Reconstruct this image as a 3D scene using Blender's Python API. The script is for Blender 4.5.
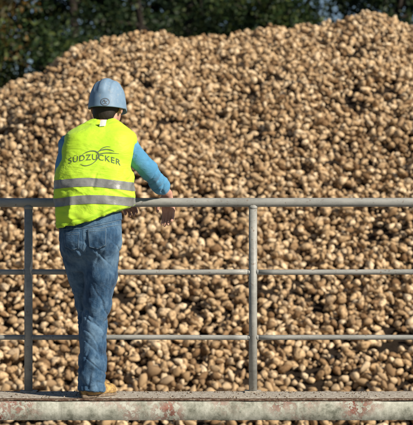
import bpy, bmesh, math, random
import numpy as np
from mathutils import Vector, Matrix, Euler
from mathutils.bvhtree import BVHTree

random.seed(7)
RNG = np.random.default_rng(11)
R = math.radians
for o in list(bpy.data.objects):
    bpy.data.objects.remove(o)
sc = bpy.context.scene
COL = sc.collection

# ------------------------------------------------------------------ camera
D = 9.0            # metres from the lens to the railing
PX = 183.0         # photograph pixels per metre at the railing
CZ = 0.981         # lens height over the walkway deck
cam_d = bpy.data.cameras.new('camera')
cam = bpy.data.objects.new('camera', cam_d)
COL.objects.link(cam)
cam.location = (0, -D, CZ)
cam.rotation_euler = (R(90), 0, 0)
cam_d.sensor_fit = 'HORIZONTAL'
cam_d.sensor_width = 36.0
cam_d.lens = 36.0 * D / (413.0 / PX)
cam_d.clip_end = 3000
cam_d.dof.use_dof = True
cam_d.dof.focus_distance = D - 0.15
cam_d.dof.aperture_fstop = 6.0
sc.camera = cam

# ------------------------------------------------------------------ sky, sun, exposure
SUN_AZ = R(55)      # to the right of the line from the heap to the lens
SUN_EL = R(31)
w = bpy.data.worlds.new('World')
sc.world = w
w.use_nodes = True
nt = w.node_tree
bg = nt.nodes['Background']
sky = nt.nodes.new('ShaderNodeTexSky')
sky.sky_type = 'NISHITA'
sky.sun_disc = False
sky.sun_elevation = SUN_EL
sun_vec = Vector((math.sin(SUN_AZ) * math.cos(SUN_EL), -math.cos(SUN_AZ) * math.cos(SUN_EL), math.sin(SUN_EL)))
sky.sun_rotation = math.atan2(sun_vec.x, sun_vec.y)
sky.air_density = 0.8
sky.dust_density = 0.25
bg.inputs['Strength'].default_value = 0.05
nt.links.new(sky.outputs[0], bg.inputs['Color'])
sd = bpy.data.lights.new('sun', 'SUN')
sd.energy = 5.0
sd.angle = R(0.5)
sd.color = (1.0, 0.90, 0.76)
sun = bpy.data.objects.new('sun', sd)
COL.objects.link(sun)
sun.rotation_euler = sun_vec.to_track_quat('Z', 'Y').to_euler()
sun.location = (6, -6, 8)
sc.view_settings.view_transform = 'Standard'
sc.view_settings.look = 'None'
sc.view_settings.gamma = 1
sc.view_settings.use_curve_mapping = False
sc.view_settings.exposure = 0.4
sc.render.engine = 'CYCLES'


# ------------------------------------------------------------------ helpers
def P(px, py, y):
    """a photograph pixel at depth y (0 = railing) as a point"""
    s = PX * D / (D + y)
    return np.array([(px - 206.5) / s, y, CZ + (212.5 - py) / s])


def obj(name, me, mat=None, parent=None, smooth=True):
    if isinstance(me, bmesh.types.BMesh):
        m = bpy.data.meshes.new(name)
        me.to_mesh(m)
        me.free()
        me = m
    o = bpy.data.objects.new(name, me)
    COL.objects.link(o)
    if mat is not None:
        me.materials.clear()
        me.materials.append(mat)
    if smooth:
        me.polygons.foreach_set('use_smooth', np.ones(len(me.polygons), dtype=bool))
    if parent is not None:
        o.parent = parent
        o.matrix_parent_inverse = Matrix.Translation(-parent.location) if parent.type == 'EMPTY' else Matrix.Identity(4)
        if parent.type != 'EMPTY' and parent.parent is not None:
            o.matrix_parent_inverse = Matrix.Identity(4)
    return o


def empty(name, loc):
    o = bpy.data.objects.new(name, None)
    COL.objects.link(o)
    o.location = loc
    o.empty_display_size = 0.1
    return o


def tag(o, label=None, cat=None, group=None, kind=None):
    if label: o['label'] = label
    if cat: o['category'] = cat
    if group: o['group'] = group
    if kind: o['kind'] = kind
    return o


def mesh_np(name, V, F):
    """V (n,3), F (m,3) or (m,4)"""
    V = np.ascontiguousarray(V, dtype=np.float32)
    F = np.ascontiguousarray(F, dtype=np.int32)
    me = bpy.data.meshes.new(name)
    k = F.shape[1]
    me.vertices.add(len(V))
    me.vertices.foreach_set('co', V.ravel())
    me.loops.add(F.size)
    me.loops.foreach_set('vertex_index', F.ravel())
    me.polygons.add(len(F))
    me.polygons.foreach_set('loop_start', np.arange(0, F.size, k, dtype=np.int32))
    me.update(calc_edges=True)
    me.validate()
    return me


_perm = np.random.default_rng(3).permutation(512).astype(np.int64)
_val = np.random.default_rng(4).random(512) * 2 - 1


def vnoise(p):
    """smooth value noise in -1..1 at points p (n,3)"""
    p = np.asarray(p, dtype=np.float64)
    i = np.floor(p).astype(np.int64)
    f = p - i
    u = f * f * (3 - 2 * f)
    out = 0
    for dx in (0, 1):
        wx = u[:, 0] if dx else 1 - u[:, 0]
        for dy in (0, 1):
            wy = u[:, 1] if dy else 1 - u[:, 1]
            for dz in (0, 1):
                wz = u[:, 2] if dz else 1 - u[:, 2]
                h = _perm[(i[:, 0] + dx) & 511]
                h = _perm[(h + i[:, 1] + dy) & 511]
                h = _perm[(h + i[:, 2] + dz) & 511]
                out = out + wx * wy * wz * _val[h]
    return out


def fbm(p, n=3):
    a, t, s = 1.0, 0, 0
    for k in range(n):
        t = t + a * vnoise(p * (2.03 ** k) + 17.3 * k)
        s += a
        a *= 0.5
    return t / s


# ---- signed distance modelling: smooth unions of tapered limbs, meshed with surface nets
class Field:
    def __init__(self, lo, hi, h):
        self.lo = np.array(lo, float)
        self.h = h
        self.n = np.ceil((np.array(hi) - self.lo) / h).astype(int) + 1
        self.d = np.full(self.n, 1.0, dtype=np.float32)
        self.ax = [self.lo[k] + h * np.arange(self.n[k]) for k in range(3)]

    def _sub(self, lo, hi):
        s = []
        for k in range(3):
            a = int(np.clip(math.floor((lo[k] - self.lo[k]) / self.h), 0, self.n[k]))
            b = int(np.clip(math.ceil((hi[k] - self.lo[k]) / self.h) + 1, 0, self.n[k]))
            s.append(slice(a, b))
        g = np.meshgrid(*[self.ax[k][s[k]] for k in range(3)], indexing='ij')
        return tuple(s), g

    def _join(self, s, d, k):
        o = self.d[s]
        if k > 0:
            hh = np.clip(0.5 + 0.5 * (o - d) / k, 0, 1)
            self.d[s] = o * (1 - hh) + d * hh - k * hh * (1 - hh)
        else:
            self.d[s] = np.minimum(o, d)

    def limb(self, a, b, r1, r2, k=0.02, sx=1.0, sy=1.0):
        a = np.array(a, float); b = np.array(b, float)
        m = max(r1, r2) * max(1, 1 / sx, 1 / sy) + 2 * k + 3 * self.h
        s, (X, Y, Z) = self._sub(np.minimum(a, b) - m, np.maximum(a, b) + m)
        v = b - a
        L = max(v @ v, 1e-9)
        t = np.clip(((X - a[0]) * v[0] + (Y - a[1]) * v[1] + (Z - a[2]) * v[2]) / L, 0, 1)
        q = np.sqrt(((X - a[0] - t * v[0]) * sx) ** 2 + ((Y - a[1] - t * v[1]) * sy) ** 2 + (Z - a[2] - t * v[2]) ** 2)
        self._join(s, q - (r1 + (r2 - r1) * t), k)

    def chain(self, pts, rs, k=0.02, sx=1.0, sy=1.0):
        for i in range(len(pts) - 1):
            self.limb(pts[i], pts[i + 1], rs[i], rs[i + 1], k, sx, sy)

    def ball(self, c, r, k=0.02, rot=None):
        c = np.array(c, float); r = np.array(r, float) * np.ones(3)
        m = r.max() + 2 * k + 3 * self.h
        s, (X, Y, Z) = self._sub(c - m, c + m)
        x, y, z = X - c[0], Y - c[1], Z - c[2]
        if rot is not None:
            M = np.array(rot.transposed())
            x, y, z = (M[0][0] * x + M[0][1] * y + M[0][2] * z, M[1][0] * x + M[1][1] * y + M[1][2] * z,
                       M[2][0] * x + M[2][1] * y + M[2][2] * z)
        q = np.sqrt((x / r[0]) ** 2 + (y / r[1]) ** 2 + (z / r[2]) ** 2)
        g = np.sqrt((x / r[0] ** 2) ** 2 + (y / r[1] ** 2) ** 2 + (z / r[2] ** 2) ** 2) + 1e-6
        self._join(s, q * (q - 1) / g, k)

    def slices(self, z, cx, cy, a, b, k=0.02, e=2.4):
        """a trunk of super-ellipse slices; z ascending"""
        z = np.array(z)
        lo = (min(np.array(cx) - a) - 0.05, min(np.array(cy) - b) - 0.05, z[0] - 0.03)
        hi = (max(np.array(cx) + a) + 0.05, max(np.array(cy) + b) + 0.05, z[-1] + 0.03)
        s, (X, Y, Z) = self._sub(lo, hi)
        zz = self.ax[2][s[2]]
        f = lambda v: smooth_interp(zz, z, np.array(v))[None, None, :]
        A, B = f(a), f(b)
        q = (np.abs((X - f(cx)) / A) ** e + np.abs((Y - f(cy)) / B) ** e) ** (1 / e)
        d = (q - 1) * np.minimum(A, B) * 1.0
        d = np.maximum(d, np.maximum(z[0] - Z, Z - z[-1]))
        self._join(s, d, k)

    def cut(self, fn, k=0.0):
        """keep where fn(X,Y,Z) < 0"""
        g = np.meshgrid(*self.ax, indexing='ij', sparse=True)
        c = fn(*g)
        self.d = np.maximum(self.d, c.astype(np.float32))

    def mesh(self, smooth=2):
        d = self.d
        ins = d < 0
        c = np.zeros(tuple(self.n - 1), dtype=np.uint8)
        for i in (0, 1):
            for j in (0, 1):
                for k in (0, 1):
                    c += ins[i:self.n[0] - 1 + i, j:self.n[1] - 1 + j, k:self.n[2] - 1 + k]
        act = (c > 0) & (c < 8)
        idx = np.argwhere(act)
        ids = -np.ones(act.shape, dtype=np.int64)
        ids[act] = np.arange(len(idx))
        acc = np.zeros((len(idx), 3)); cnt = np.zeros(len(idx))
        I, J, K = idx.T
        corners = [(i, j, k) for i in (0, 1) for j in (0, 1) for k in (0, 1)]
        for a in corners:
            for ax in range(3):
                if a[ax]:
                    continue
                b = list(a); b[ax] = 1
                da = d[I + a[0], J + a[1], K + a[2]]
                db = d[I + b[0], J + b[1], K + b[2]]
                cr = (da < 0) != (db < 0)
                t = np.where(cr, da / np.where(cr, da - db, 1), 0)
                p = np.tile(np.array(a, float), (len(idx), 1))
                p[:, ax] += t
                acc[cr] += p[cr]
                cnt[cr] += 1
        V = self.lo + self.h * (idx + acc / cnt[:, None])
        quads = []
        for ax in range(3):
            u, v = [(1, 2), (2, 0), (0, 1)][ax]
            sh = [slice(1, self.n[k] - 1) for k in range(3)]
            sh[ax] = slice(0, self.n[ax] - 1)
            sh2 = list(sh); sh2[ax] = slice(1, self.n[ax])
            A = ins[tuple(sh)]; B = ins[tuple(sh2)]
            for flip, m in ((0, A & ~B), (1, ~A & B)):
                e = np.argwhere(m)
                if not len(e):
                    continue
                off = np.ones(3, int); off[ax] = 0
                e = e + off
                du = np.zeros(3, int); du[u] = 1
                dv = np.zeros(3, int); dv[v] = 1
                q = [e - du - dv, e - dv, e, e - du]
                q = np.stack([ids[x[:, 0], x[:, 1], x[:, 2]] for x in q], 1)
                if flip:
                    q = q[:, ::-1]
                quads.append(q)
        F = np.concatenate(quads)
        for _ in range(smooth):
            V = laplace(V, F, 0.5)
        return V, F


def laplace(V, F, lam):
    S = np.zeros_like(V); C = np.zeros(len(V))
    for k in range(4):
        a, b = F[:, k], F[:, (k + 1) % 4]
        for ax in range(3):
            S[:, ax] += np.bincount(a, V[b, ax], len(V)) + np.bincount(b, V[a, ax], len(V))
        C += np.bincount(a, minlength=len(V)) + np.bincount(b, minlength=len(V))
    return V + lam * (S / np.maximum(C, 1)[:, None] - V)


def vnormals(V, F):
    n = np.cross(V[F[:, 2]] - V[F[:, 0]], V[F[:, 3]] - V[F[:, 1]])
    N = np.zeros_like(V)
    for k in range(4):
        for ax in range(3):
            N[:, ax] += np.bincount(F[:, k], n[:, ax], len(V))
    return N / np.maximum(np.linalg.norm(N, axis=1), 1e-12)[:, None]


def smooth_interp(x, xp, fp):
    """cubic Hermite (Catmull) interpolation"""
    xp = np.asarray(xp, float); fp = np.asarray(fp, float)
    m = np.gradient(fp, xp)
    x = np.clip(x, xp[0], xp[-1])
    i = np.clip(np.searchsorted(xp, x) - 1, 0, len(xp) - 2)
    h = xp[i + 1] - xp[i]
    t = (x - xp[i]) / h
    return ((2 * t ** 3 - 3 * t ** 2 + 1) * fp[i] + (t ** 3 - 2 * t ** 2 + t) * h * m[i]
            + (-2 * t ** 3 + 3 * t ** 2) * fp[i + 1] + (t ** 3 - t ** 2) * h * m[i + 1])


def tube(bm, a, b, r, n=20, r2=None, caps=True):
    a, b = Vector(a), Vector(b)
    q = (b - a).to_track_quat('Z', 'Y')
    r2 = r if r2 is None else r2
    rings = []
    for p, rr in ((a, r), (b, r2)):
        rings.append([bm.verts.new(p + q @ Vector((rr * math.cos(2 * math.pi * i / n), rr * math.sin(2 * math.pi * i / n), 0))) for i in range(n)])
    for i in range(n):
        bm.faces.new((rings[0][i], rings[0][(i + 1) % n], rings[1][(i + 1) % n], rings[1][i]))
    if caps:
        bm.faces.new(rings[0][::-1]); bm.faces.new(rings[1])


def path_tube(bm, pts, rs, n=10):
    """a bent tapered tube through pts"""
    pts = [Vector(p) for p in pts]
    rings = []
    for i, p in enumerate(pts):
        t = (pts[min(i + 1, len(pts) - 1)] - pts[max(i - 1, 0)]).normalized()
        q = t.to_track_quat('Z', 'Y')
        rings.append([bm.verts.new(p + q @ Vector((rs[i] * math.cos(2 * math.pi * k / n), rs[i] * math.sin(2 * math.pi * k / n), 0))) for k in range(n)])
    for i in range(len(rings) - 1):
        for k in range(n):
            bm.faces.new((rings[i][k], rings[i][(k + 1) % n], rings[i + 1][(k + 1) % n], rings[i + 1][k]))
    bm.faces.new(rings[0][::-1]); bm.faces.new(rings[-1])


def boxbm(bm, lo, hi):
    r = bmesh.ops.create_cube(bm, size=1.0)
    for v in r['verts']:
        v.co = Vector([lo[k] + (v.co[k] + 0.5) * (hi[k] - lo[k]) for k in range(3)])
    return r['verts']


# ------------------------------------------------------------------ materials
def lin(r, g, b):
    f = lambda c: ((c / 255 + 0.055) / 1.055) ** 2.4 if c > 10 else c / 255 / 12.92
    return (f(r), f(g), f(b), 1)


class Mat:
    def __init__(self, name, rough=0.6, spec=0.4):
        self.m = bpy.data.materials.new(name)
        self.m.use_nodes = True
        self.t = self.m.node_tree
        self.b = self.t.nodes['Principled BSDF']
        self.b.inputs['Roughness'].default_value = rough
        self.b.inputs['Specular IOR Level'].default_value = spec
        self.co = None

    def n(self, kind, **kw):
        nd = self.t.nodes.new('ShaderNode' + kind)
        for k, v in kw.items():
            if k in nd.inputs:
                nd.inputs[k].default_value = v
            else:
                setattr(nd, k, v)
        return nd

    def link(self, a, b):
        self.t.links.new(a, b)

    def coord(self, scale=(1, 1, 1), rot=(0, 0, 0)):
        if self.co is None:
            self.co = self.n('TexCoord')
        mp = self.n('Mapping')
        mp.inputs['Scale'].default_value = scale
        mp.inputs['Rotation'].default_value = rot
        self.link(self.co.outputs['Object'], mp.inputs['Vector'])
        return mp.outputs['Vector']

    def noise(self, scale, detail=4, rough=0.55, stretch=(1, 1, 1), rot=(0, 0, 0), dist=0.0):
        nd = self.n('TexNoise')
        nd.inputs['Scale'].default_value = scale
        nd.inputs['Detail'].default_value = detail
        nd.inputs['Roughness'].default_value = rough
        nd.inputs['Distortion'].default_value = dist
        self.link(self.coord(stretch, rot), nd.inputs['Vector'])
        return nd.outputs['Fac']

    def ramp(self, fac, stops):
        r = self.n('ValToRGB')
        while len(r.color_ramp.elements) < len(stops):
            r.color_ramp.elements.new(0.5)
        for e, (p, c) in zip(r.color_ramp.elements, stops):
            e.position = p
            e.color = c if len(c) == 4 else (*c, 1)
        self.link(fac, r.inputs['Fac'])
        return r.outputs['Color']

    def mix(self, fac, a, b, mode='MIX'):
        m = self.n('MixRGB', blend_type=mode)
        for s, v in (('Fac', fac), ('Color1', a), ('Color2', b)):
            if hasattr(v, 'is_linked'):
                self.link(v, m.inputs[s])
            else:
                m.inputs[s].default_value = v
        return m.outputs['Color']

    def math(self, op, a, b=0.0):
        m = self.n('Math', operation=op)
        for i, v in enumerate((a, b)):
            if hasattr(v, 'is_linked'):
                self.link(v, m.inputs[i])
            else:
                m.inputs[i].default_value = v
        return m.outputs[0]

    def color(self, c):
        if hasattr(c, 'is_linked'):
            self.link(c, self.b.inputs['Base Color'])
        else:
            self.b.inputs['Base Color'].default_value = c
        return self

    def bump(self, h, strength=0.3, dist=0.005):
        bp = self.n('Bump')
        bp.inputs['Strength'].default_value = strength
        bp.inputs['Distance'].default_value = dist
        self.link(h, bp.inputs['Height'])
        cur = self.b.inputs['Normal']
        if cur.is_linked:
            self.link(cur.links[0].from_socket, bp.inputs['Normal'])
        self.link(bp.outputs[0], self.b.inputs['Normal'])
        return self


BW = lambda v: (v, v, v, 1)

# sugar beets: tan skin, soil stains, pale scuffs; a tone of its own for each beet
mb = Mat('beet_skin', 0.85, 0.12)
geo = mb.n('NewGeometry')
oi = mb.n('ObjectInfo')
tone = mb.math('FRACT', mb.math('ADD', geo.outputs['Random Per Island'], oi.outputs['Random']))
base = mb.ramp(tone, [(0.0, (0.20, 0.115, 0.055)), (0.2, (0.48, 0.325, 0.175)), (0.6, (0.66, 0.475, 0.275)), (1.0, (0.80, 0.64, 0.43))])
n1 = mb.noise(30, 5, 0.7)
n2 = mb.noise(55, 4, 0.6)
base = mb.mix(mb.ramp(n1, [(0.47, BW(0)), (0.61, BW(0.8))]), base, (0.115, 0.068, 0.036, 1))
base = mb.mix(mb.ramp(mb.math('FRACT', mb.math('MULTIPLY', tone, 7.31)), [(0.72, BW(0)), (0.9, BW(0.55))]), base, (0.17, 0.10, 0.055, 1))
base = mb.mix(mb.ramp(n2, [(0.6, BW(0)), (0.75, BW(0.5))]), base, (0.75, 0.58, 0.38, 1))
mb.color(base)
mb.bump(mb.noise(60, 5, 0.7), 0.5, 0.006)
M_BEET = mb.m

ms = Mat('core_shade', 0.95, 0.1)  # near-black brown: shade of the gaps between beets put into the colour
ms.color(ms.ramp(ms.noise(9, 6, 0.7), [(0.3, (0.012, 0.009, 0.007)), (0.7, (0.045, 0.032, 0.022))]))
ms.bump(ms.noise(40, 5, 0.7), 0.8, 0.02)
M_CORE_SHADE = ms.m

mg = Mat('yard_concrete', 0.9, 0.2)
mg.color(mg.ramp(mg.noise(1.3, 8, 0.65), [(0.3, (0.13, 0.115, 0.10)), (0.7, (0.26, 0.24, 0.21))]))
mg.bump(mg.noise(50, 5), 0.3, 0.01)
M_YARD = mg.m

# galvanised/painted railing
mr = Mat('rail_paint', 0.5, 0.45)
rc = mr.ramp(mr.noise(14, 6, 0.7, (0.35, 1, 1)), [(0.25, (0.17, 0.175, 0.165)), (0.5, (0.30, 0.305, 0.285)), (0.8, (0.42, 0.415, 0.38))])
rc = mr.mix(mr.ramp(mr.noise(38, 5, 0.7), [(0.60, BW(0)), (0.66, BW(0.7))]), rc, (0.15, 0.095, 0.06, 1))
mr.color(rc)
mr.b.inputs['Metallic'].default_value = 0.0
mr.bump(mr.noise(60, 5, 0.7), 0.35, 0.002)
M_RAIL = mr.m
mc = Mat('chipped_primer', 0.8, 0.2)
mc.color(mc.ramp(mc.noise(60, 4), [(0.35, (0.55, 0.50, 0.42)), (0.7, (0.72, 0.68, 0.6))]))
M_CHIP = mc.m

# edge beam: weathered grey-green paint flaking to red primer and rust
me_ = Mat('flaking_paint', 0.8, 0.25)
paint = me_.ramp(me_.noise(13, 8, 0.72), [(0.34, (0.17, 0.18, 0.14)), (0.46, (0.38, 0.39, 0.325)), (0.64, (0.60, 0.61, 0.53))])
streak = me_.noise(30, 5, 0.6, (1, 1, 0.12))
paint = me_.mix(me_.ramp(streak, [(0.5, BW(0)), (0.75, BW(0.55))]), paint, (0.15, 0.15, 0.115, 1))
big = me_.noise(3.2, 3, 0.5)
fine = me_.noise(34, 7, 0.75)
msk = me_.math('MULTIPLY', me_.ramp(big, [(0.44, BW(0)), (0.62, BW(1))]), me_.ramp(fine, [(0.47, BW(0)), (0.52, BW(1))]))
paint = me_.mix(msk, paint, me_.ramp(me_.noise(50, 4), [(0.35, (0.16, 0.045, 0.03)), (0.7, (0.36, 0.15, 0.11))]))
chips = me_.ramp(me_.noise(70, 5, 0.7), [(0.67, BW(0)), (0.71, BW(0.8))])
paint = me_.mix(chips, paint, (0.09, 0.05, 0.035, 1))
me_.color(paint)
me_.bump(me_.math('SUBTRACT', fine, msk), 0.5, 0.004)
M_BEAM = me_.m
mt = Mat('rusty_deck', 0.9, 0.2)
mt.color(mt.ramp(mt.noise(45, 7, 0.75), [(0.32, (0.11, 0.09, 0.07)), (0.46, (0.36, 0.32, 0.26)), (0.62, (0.58, 0.54, 0.47))]))
mt.bump(mt.noise(70, 6, 0.75), 0.4, 0.004)
M_DECK = mt.m
mru = Mat('rust', 0.9, 0.2)
mru.color(mru.ramp(mru.noise(38, 8, 0.8), [(0.33, (0.03, 0.018, 0.013)), (0.48, (0.12, 0.07, 0.045)), (0.58, (0.24, 0.19, 0.14)), (0.68, (0.42, 0.39, 0.32))]))
mru.bump(mru.noise(90, 6, 0.75), 0.9, 0.006)
M_RUST = mru.m
mgr = Mat('grit', 0.9, 0.2)
gg = mgr.n('NewGeometry')
mgr.color(mgr.ramp(gg.outputs['Random Per Island'], [(0, (0.07, 0.045, 0.03)), (0.5, (0.2, 0.15, 0.1)), (1, (0.42, 0.36, 0.28))]))
M_GRIT = mgr.m

# clothes and skin
mv = Mat('hi_vis_fabric', 0.62, 0.25)
vc = mv.mix(mv.ramp(mv.noise(5, 5, 0.6), [(0.35, BW(0)), (0.75, BW(0.45))]), (0.47, 0.75, 0.03, 1), (0.57, 0.82, 0.08, 1))
mv.color(vc)
mv.b.inputs['Sheen Weight'].default_value = 0.08
mv.b.inputs['Subsurface Weight'].default_value = 0.0
mv.bump(mv.noise(7, 4, 0.55, (1.0, 1.0, 2.6), (0, R(28), 0), 0.6), 0.4, 0.03)
mv.bump(mv.noise(26, 3, 0.5, (1, 1, 1), (0, 0, 0), 1.0), 0.2, 0.006)
mv.bump(mv.noise(900, 1, 0.5), 0.12, 0.001)
M_VEST = mv.m
mbd = Mat('vest_binding', 0.65, 0.25)
mbd.color((0.36, 0.62, 0.03, 1))
mbd.bump(mbd.noise(500, 2), 0.3, 0.001)
M_BIND = mbd.m
mrs = Mat('reflective_tape', 0.42, 0.5)
mrs.color(mrs.ramp(mrs.noise(18, 4, 0.6), [(0.3, (0.14, 0.15, 0.145)), (0.7, (0.25, 0.26, 0.25))]))
mrs.bump(mrs.noise(14, 4, 0.6, (1, 1, 2)), 0.35, 0.01)
mrs.bump(mrs.noise(700, 1), 0.1, 0.001)
M_TAPE = mrs.m
mp_ = Mat('print_ink', 0.7, 0.2)
mp_.color((0.12, 0.165, 0.085, 1))
M_INK = mp_.m
msh = Mat('shirt_cotton', 0.85, 0.15)
msh.color(msh.ramp(msh.noise(9, 5, 0.6), [(0.3, (0.06, 0.22, 0.40)), (0.7, (0.11, 0.33, 0.53))]))
msh.b.inputs['Sheen Weight'].default_value = 0.15
msh.bump(msh.noise(16, 4, 0.6, (1, 1, 1.6), (0, 0, 0), 0.8), 0.4, 0.012)
msh.bump(msh.noise(800, 1), 0.15, 0.001)
M_SHIRT = msh.m
mj = Mat('denim', 0.85, 0.15)
jc = mj.ramp(mj.noise(7, 6, 0.65), [(0.30, (0.010, 0.028, 0.065)), (0.48, (0.030, 0.080, 0.155)), (0.70, (0.13, 0.225, 0.33))])
jf = mj.noise(75, 4, 0.6, (1, 1, 0.25))
jc = mj.mix(mj.ramp(jf, [(0.45, BW(0)), (0.75, BW(0.3))]), jc, (0.17, 0.27, 0.38, 1))
mj.color(jc)
mj.b.inputs['Sheen Weight'].default_value = 0.1
mj.bump(mj.noise(24, 4, 0.6, (1, 1, 1.3), (0, R(35), 0), 0.8), 0.45, 0.01)
mj.bump(mj.noise(600, 2), 0.25, 0.0015)
M_JEANS = mj.m
mst = Mat('seam_thread', 0.8, 0.2)
mst.color((0.13, 0.19, 0.25, 1))
M_STITCH = mst.m
msk_ = Mat('skin', 0.5, 0.35)
msk_.color(msk_.ramp(msk_.noise(30, 5, 0.6), [(0.3, (0.42, 0.215, 0.155)), (0.7, (0.60, 0.36, 0.28))]))
msk_.b.inputs['Subsurface Weight'].default_value = 0.12
msk_.b.inputs['Subsurface Radius'].default_value = (0.012, 0.004, 0.002)
msk_.bump(msk_.noise(240, 3), 0.2, 0.001)
M_SKIN = msk_.m
mh = Mat('hair', 0.6, 0.3)
mh.color((0.022, 0.016, 0.012, 1))
mh.bump(mh.noise(160, 3, 0.6, (1, 1, 0.15)), 0.8, 0.004)
M_HAIR = mh.m
mhe = Mat('helmet_plastic', 0.55, 0.35)
hc = mhe.ramp(mhe.noise(10, 6, 0.65), [(0.3, (0.14, 0.235, 0.35)), (0.7, (0.20, 0.31, 0.43))])
hc = mhe.mix(mhe.ramp(mhe.noise(45, 6, 0.75), [(0.54, BW(0)), (0.74, BW(0.6))]), hc, (0.40, 0.43, 0.42, 1))
mhe.color(hc)
mhe.bump(mhe.noise(90, 4), 0.12, 0.002)
M_HELM = mhe.m
mbk = Mat('black_strap', 0.7, 0.3); mbk.color((0.015, 0.017, 0.02, 1)); M_STRAP = mbk.m
mem = Mat('emblem_ink', 0.5, 0.3); mem.color((0.10, 0.115, 0.135, 1)); M_EMB = mem.m
mtg = Mat('tag_cloth', 0.8, 0.2); mtg.color((0.72, 0.74, 0.74, 1)); M_TAG = mtg.m
mbt = Mat('tan_leather', 0.65, 0.35)
mbt.color(mbt.ramp(mbt.noise(40, 5, 0.65), [(0.35, (0.14, 0.08, 0.03)), (0.5, (0.36, 0.23, 0.09)), (0.68, (0.54, 0.37, 0.10))]))
mbt.bump(mbt.noise(70, 4), 0.4, 0.003)
M_BOOT = mbt.m
mso = Mat('rubber_sole', 0.85, 0.2)
mso.color(mso.ramp(mso.noise(60, 4), [(0.35, (0.13, 0.095, 0.065)), (0.7, (0.28, 0.22, 0.16))]))
M_SOLE = mso.m


def leaf_mat(name, cols):
    m = Mat(name, 0.55, 0.3)
    g = m.n('NewGeometry')
    m.color(m.ramp(g.outputs['Random Per Island'], cols))
    tr = m.n('BsdfTranslucent')
    mx = m.n('MixShader')
    mx.inputs[0].default_value = 0.25
    m.link(m.b.inputs['Base Color'].links[0].from_socket, tr.inputs['Color'])
    m.link(m.b.outputs[0], mx.inputs[1])
    m.link(tr.outputs[0], mx.inputs[2])
    m.link(mx.outputs[0], m.t.nodes['Material Output'].inputs['Surface'])
    return m.m


M_LEAF = [leaf_mat('leaf_dark', [(0, (0.008, 0.02, 0.008)), (0.6, (0.018, 0.04, 0.012)), (1, (0.05, 0.065, 0.016))]),
          leaf_mat('leaf_green', [(0, (0.012, 0.03, 0.010)), (0.6, (0.03, 0.06, 0.014)), (1, (0.10, 0.125, 0.03))]),
          leaf_mat('leaf_autumn', [(0, (0.02, 0.03, 0.010)), (0.55, (0.07, 0.055, 0.014)), (0.85, (0.20, 0.10, 0.02)), (1, (0.05, 0.07, 0.016))])]
mbr = Mat('bark', 0.9, 0.15)
mbr.color(mbr.ramp(mbr.noise(6, 6, 0.7, (1, 1, 0.2)), [(0.3, (0.015, 0.012, 0.010)), (0.7, (0.05, 0.042, 0.035))]))
mbr.bump(mbr.noise(14, 5, 0.7, (1, 1, 0.2)), 0.8, 0.04)
M_BARK = mbr.m

# ------------------------------------------------------------------ setting: ground
GZ = -1.42
bm = bmesh.new()
bmesh.ops.create_grid(bm, x_segments=8, y_segments=8, size=1200)
for v in bm.verts:
    v.co.z = GZ
tag(obj('ground', bm, M_YARD, smooth=False), kind='structure')

# ------------------------------------------------------------------ walkway
wk = empty('walkway', (0, -0.16, GZ))
tag(wk, 'weathered walkway edge with flaking grey-green paint and red rust below the railing', 'walkway')
XL, XR = -3.62, 3.92
Y0, Y1 = -0.35, 0.055
HB = 0.109


def strip(name, sect, mat, seed, step=0.02, amp=0.0015):
    """extrude a closed (y,z) section along x with slightly battered edges"""
    xs = np.arange(XL, XR + 1e-6, step)
    n = len(sect)
    V = []
    for i, x in enumerate(xs):
        for j, (y, z) in enumerate(sect):
            V.append((x, y, z))
    V = np.array(V)
    V[:, 1] += amp * fbm(V * [9, 40, 40] + seed, 3)
    V[:, 2] += amp * fbm(V * [9, 40, 40] + seed + 50, 3)
    F = []
    for i in range(len(xs) - 1):
        for j in range(n):
            k = (j + 1) % n
            F.append((i * n + j, (i + 1) * n + j, (i + 1) * n + k, i * n + k))
    me = mesh_np(name, V, np.array(F))
    b = bmesh.new(); b.from_mesh(me)
    b.verts.ensure_lookup_table()
    b.faces.new([b.verts[j] for j in range(n)])
    b.faces.new([b.verts[(len(xs) - 1) * n + j] for j in range(n)][::-1])
    bmesh.ops.recalc_face_normals(b, faces=b.faces)
    return obj(name, b, mat, wk, smooth=False)


# a rolled steel channel in front, its flanges turned inwards
strip('top_flange', [(Y0 - 0.002, -0.0085), (Y0 - 0.002, -0.003), (Y0 + 0.001, 0.001), (Y0 + 0.045, 0.001), (Y0 + 0.05, -0.001), (Y0 + 0.05, -0.0085)], M_RUST, 21, amp=0.004)
strip('edge_beam', [(Y0, -HB), (Y0, -0.012), (Y0 + 0.004, -0.0105),
                    (Y0 + 0.012, -0.0105), (Y0 + 0.012, -HB + 0.010), (Y0 + 0.06, -HB + 0.010), (Y0 + 0.06, -HB), (Y0 + 0.004, -HB - 0.002)], M_BEAM, 3, amp=0.0022)
strip('deck_slab', [(Y0 + 0.016, -0.02), (Y0 + 0.018, -0.0015), (Y0 + 0.1, 0.0), (Y1 - 0.03, 0.0), (Y1 - 0.004, -0.002), (Y1, -0.006), (Y1, -0.055), (Y0 + 0.02, -0.055)],
      M_DECK, 9, amp=0.002)
for x in (-3.3, 3.6):
    b = bmesh.new()
    vs = boxbm(b, (x - 0.12, -0.30, GZ), (x + 0.12, 0.0, -0.056))
    bmesh.ops.bevel(b, geom=b.edges[:], offset=0.012, segments=2, affect='EDGES')
    obj('pier', b, M_YARD, wk)

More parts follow.
